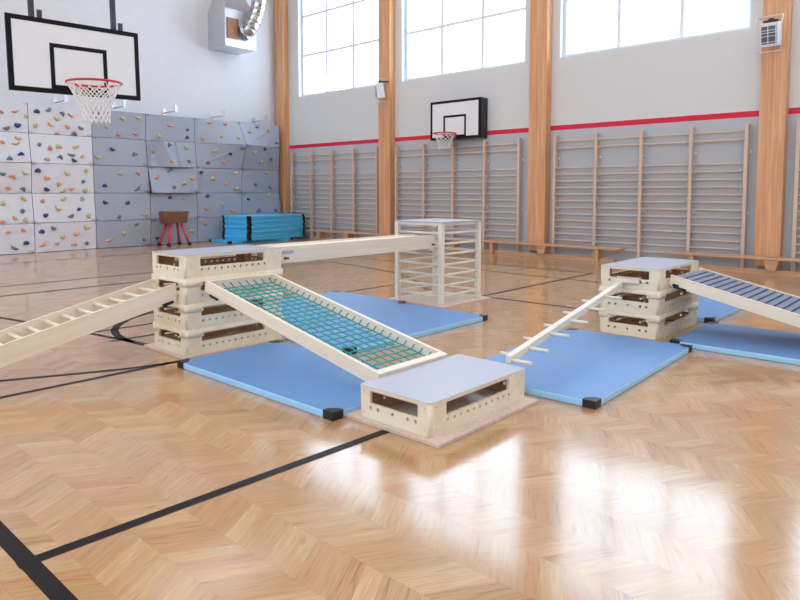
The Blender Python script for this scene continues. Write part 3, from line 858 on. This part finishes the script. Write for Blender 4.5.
# level plank bridge from the left tower to the rung cube
r = thing('plank_bridge', 'long level plank bridge with deep side boards between left tower and rung cube', 'bridge', (10.345, -8.412, .665))
LL = 2.20
for s in (-1, 1): MB().box(s*.15-.012, s*.15+.012, .0, LL, .0, .15, bevel=.003).build('side_board', M['plank'], r)
MB().box(-.1375, .1375, .0, LL, .11, .135).build('deck', M['rail'], r)
for y in (.075, LL-.04):
    b = MB(); b.tube([(.1625, y, .045), (.172, y, .045)], .012, 10); b.tube([(.1625, y+.03, .042), (.170, y+.03, .042)], .009, 10)
    b.build('bolt', M['dark'], r)
MB().box(-.1, .1, LL-.02, LL+.045, -.036, -.001).build('rung_hook', M['cream'], r)
MB().box(.1621, .1635, .02, .17, .082, .112).build('plate', M['unit'], r)

# peg beam from the low box up to the right tower
m, LL = frame_mtx((12.925, -8.44, .193), (12.73, -6.275, .442))
r = thing('peg_beam', 'narrow pale beam with crosswise pegs rising from low box to right tower', 'beam', mtx=m)
MB().box(.03, LL, -.024, .024, .0, .052, bevel=.005).build('beam', M['cream'], r)
for f in (.052, .207, .362, .527, .70, .88): MB().tube([(LL*f, .0245, .028), (LL*f, .105, .028)], .0115, 10).build('peg', M['cream'], r)
for f in (.005, .122, .280, .440, .607, .785): MB().tube([(LL*f+.01, -.0245, .028), (LL*f+.01, -.165, .028)], .0115, 10).build('peg', M['cream'], r)
b = MB(); b.box(LL-.03, LL-.002, -.17, .05, .053, .085); b.box(LL-.002, LL+.075, -.17, .05, .073, .085)
b.build('hook_plate', M['cream'], r)

# slatted ramp from the right tower down to the right
m, LL = frame_mtx((15.08, -5.665, .004), (13.093, -5.665, .465))
r = thing('slatted_ramp', 'pale ramp with blue grey slats sloping from right tower past the right edge', 'ramp', mtx=m)
hw, hr = .375, .098
for s in (-1, 1):
    MB().prism([(.0, .0), (LL, .0), (LL+.018, .02), (LL+.022, hr), (.3, hr), (.0, .03)], 'Y', s*hw-.013, s*hw+.013).build('side_rail', M['rail'], r)
n = 28
for i in range(n):
    x = LL-.05-.0665*i
    if x < .15: break
    MB().box(x-.0245, x+.0245, -hw+.0135, hw-.0135, hr-.026, hr-.004, Matrix.Identity(4), bevel=.004).build('slat', M['slat'], r)
    MB().box(x-.0415, x-.025, -hw+.0135, hw-.0135, hr-.034, hr-.018).build('spacer', M['rod'], r)
b = MB(); b.box(LL-.14, LL-.03, hw+.0135, hw+.026, -.006, .014); b.box(LL-.07, LL-.02, hw+.0135, hw+.03, .01, .03)
b.build('hook_bracket', M['dark'], r)

# ---------------------------------------------------------------- light, sky, camera
w = bpy.data.worlds.new('sky'); bpy.context.scene.world = w; w.use_nodes = True
bg = w.node_tree.nodes['Background']; bg.inputs['Color'].default_value = (.70, .86, 1, 1); bg.inputs['Strength'].default_value = SKY
for x0, x1 in WIN:
    for y, a in ((.43, -PI/2), (YF-.28, PI/2)):
        ld = bpy.data.lights.new('window_portal', 'AREA'); ld.shape = 'RECTANGLE'; ld.size = x1-x0; ld.size_y = HEAD-SILL
        ld.cycles.is_portal = True
        lo = bpy.data.objects.new('window_portal', ld); C.objects.link(lo)
        lo.location = ((x0+x1)/2, y, (SILL+HEAD)/2); lo.rotation_euler = (a, 0, 0)

cd = bpy.data.cameras.new('camera'); cam = bpy.data.objects.new('camera', cd); C.objects.link(cam)
cd.sensor_width = 36; cd.lens = 655.56/800*36; cd.shift_y = -62.47/800
cam.location = (15.2108, -11.9847, 1.3074)
cam.rotation_euler = (PI/2-.070068, 0, .736766)
sc = bpy.context.scene; sc.camera = cam
sc.view_settings.view_transform = 'Standard'; sc.view_settings.look = 'None'
sc.view_settings.gamma = 1; sc.view_settings.use_curve_mapping = False; sc.view_settings.exposure = EXPOSURE
sc.cycles.use_denoising = True
sc.cycles.max_bounces = 8; sc.cycles.diffuse_bounces = 5; sc.cycles.transparent_max_bounces = 8
sc.cycles.sample_clamp_indirect = 8
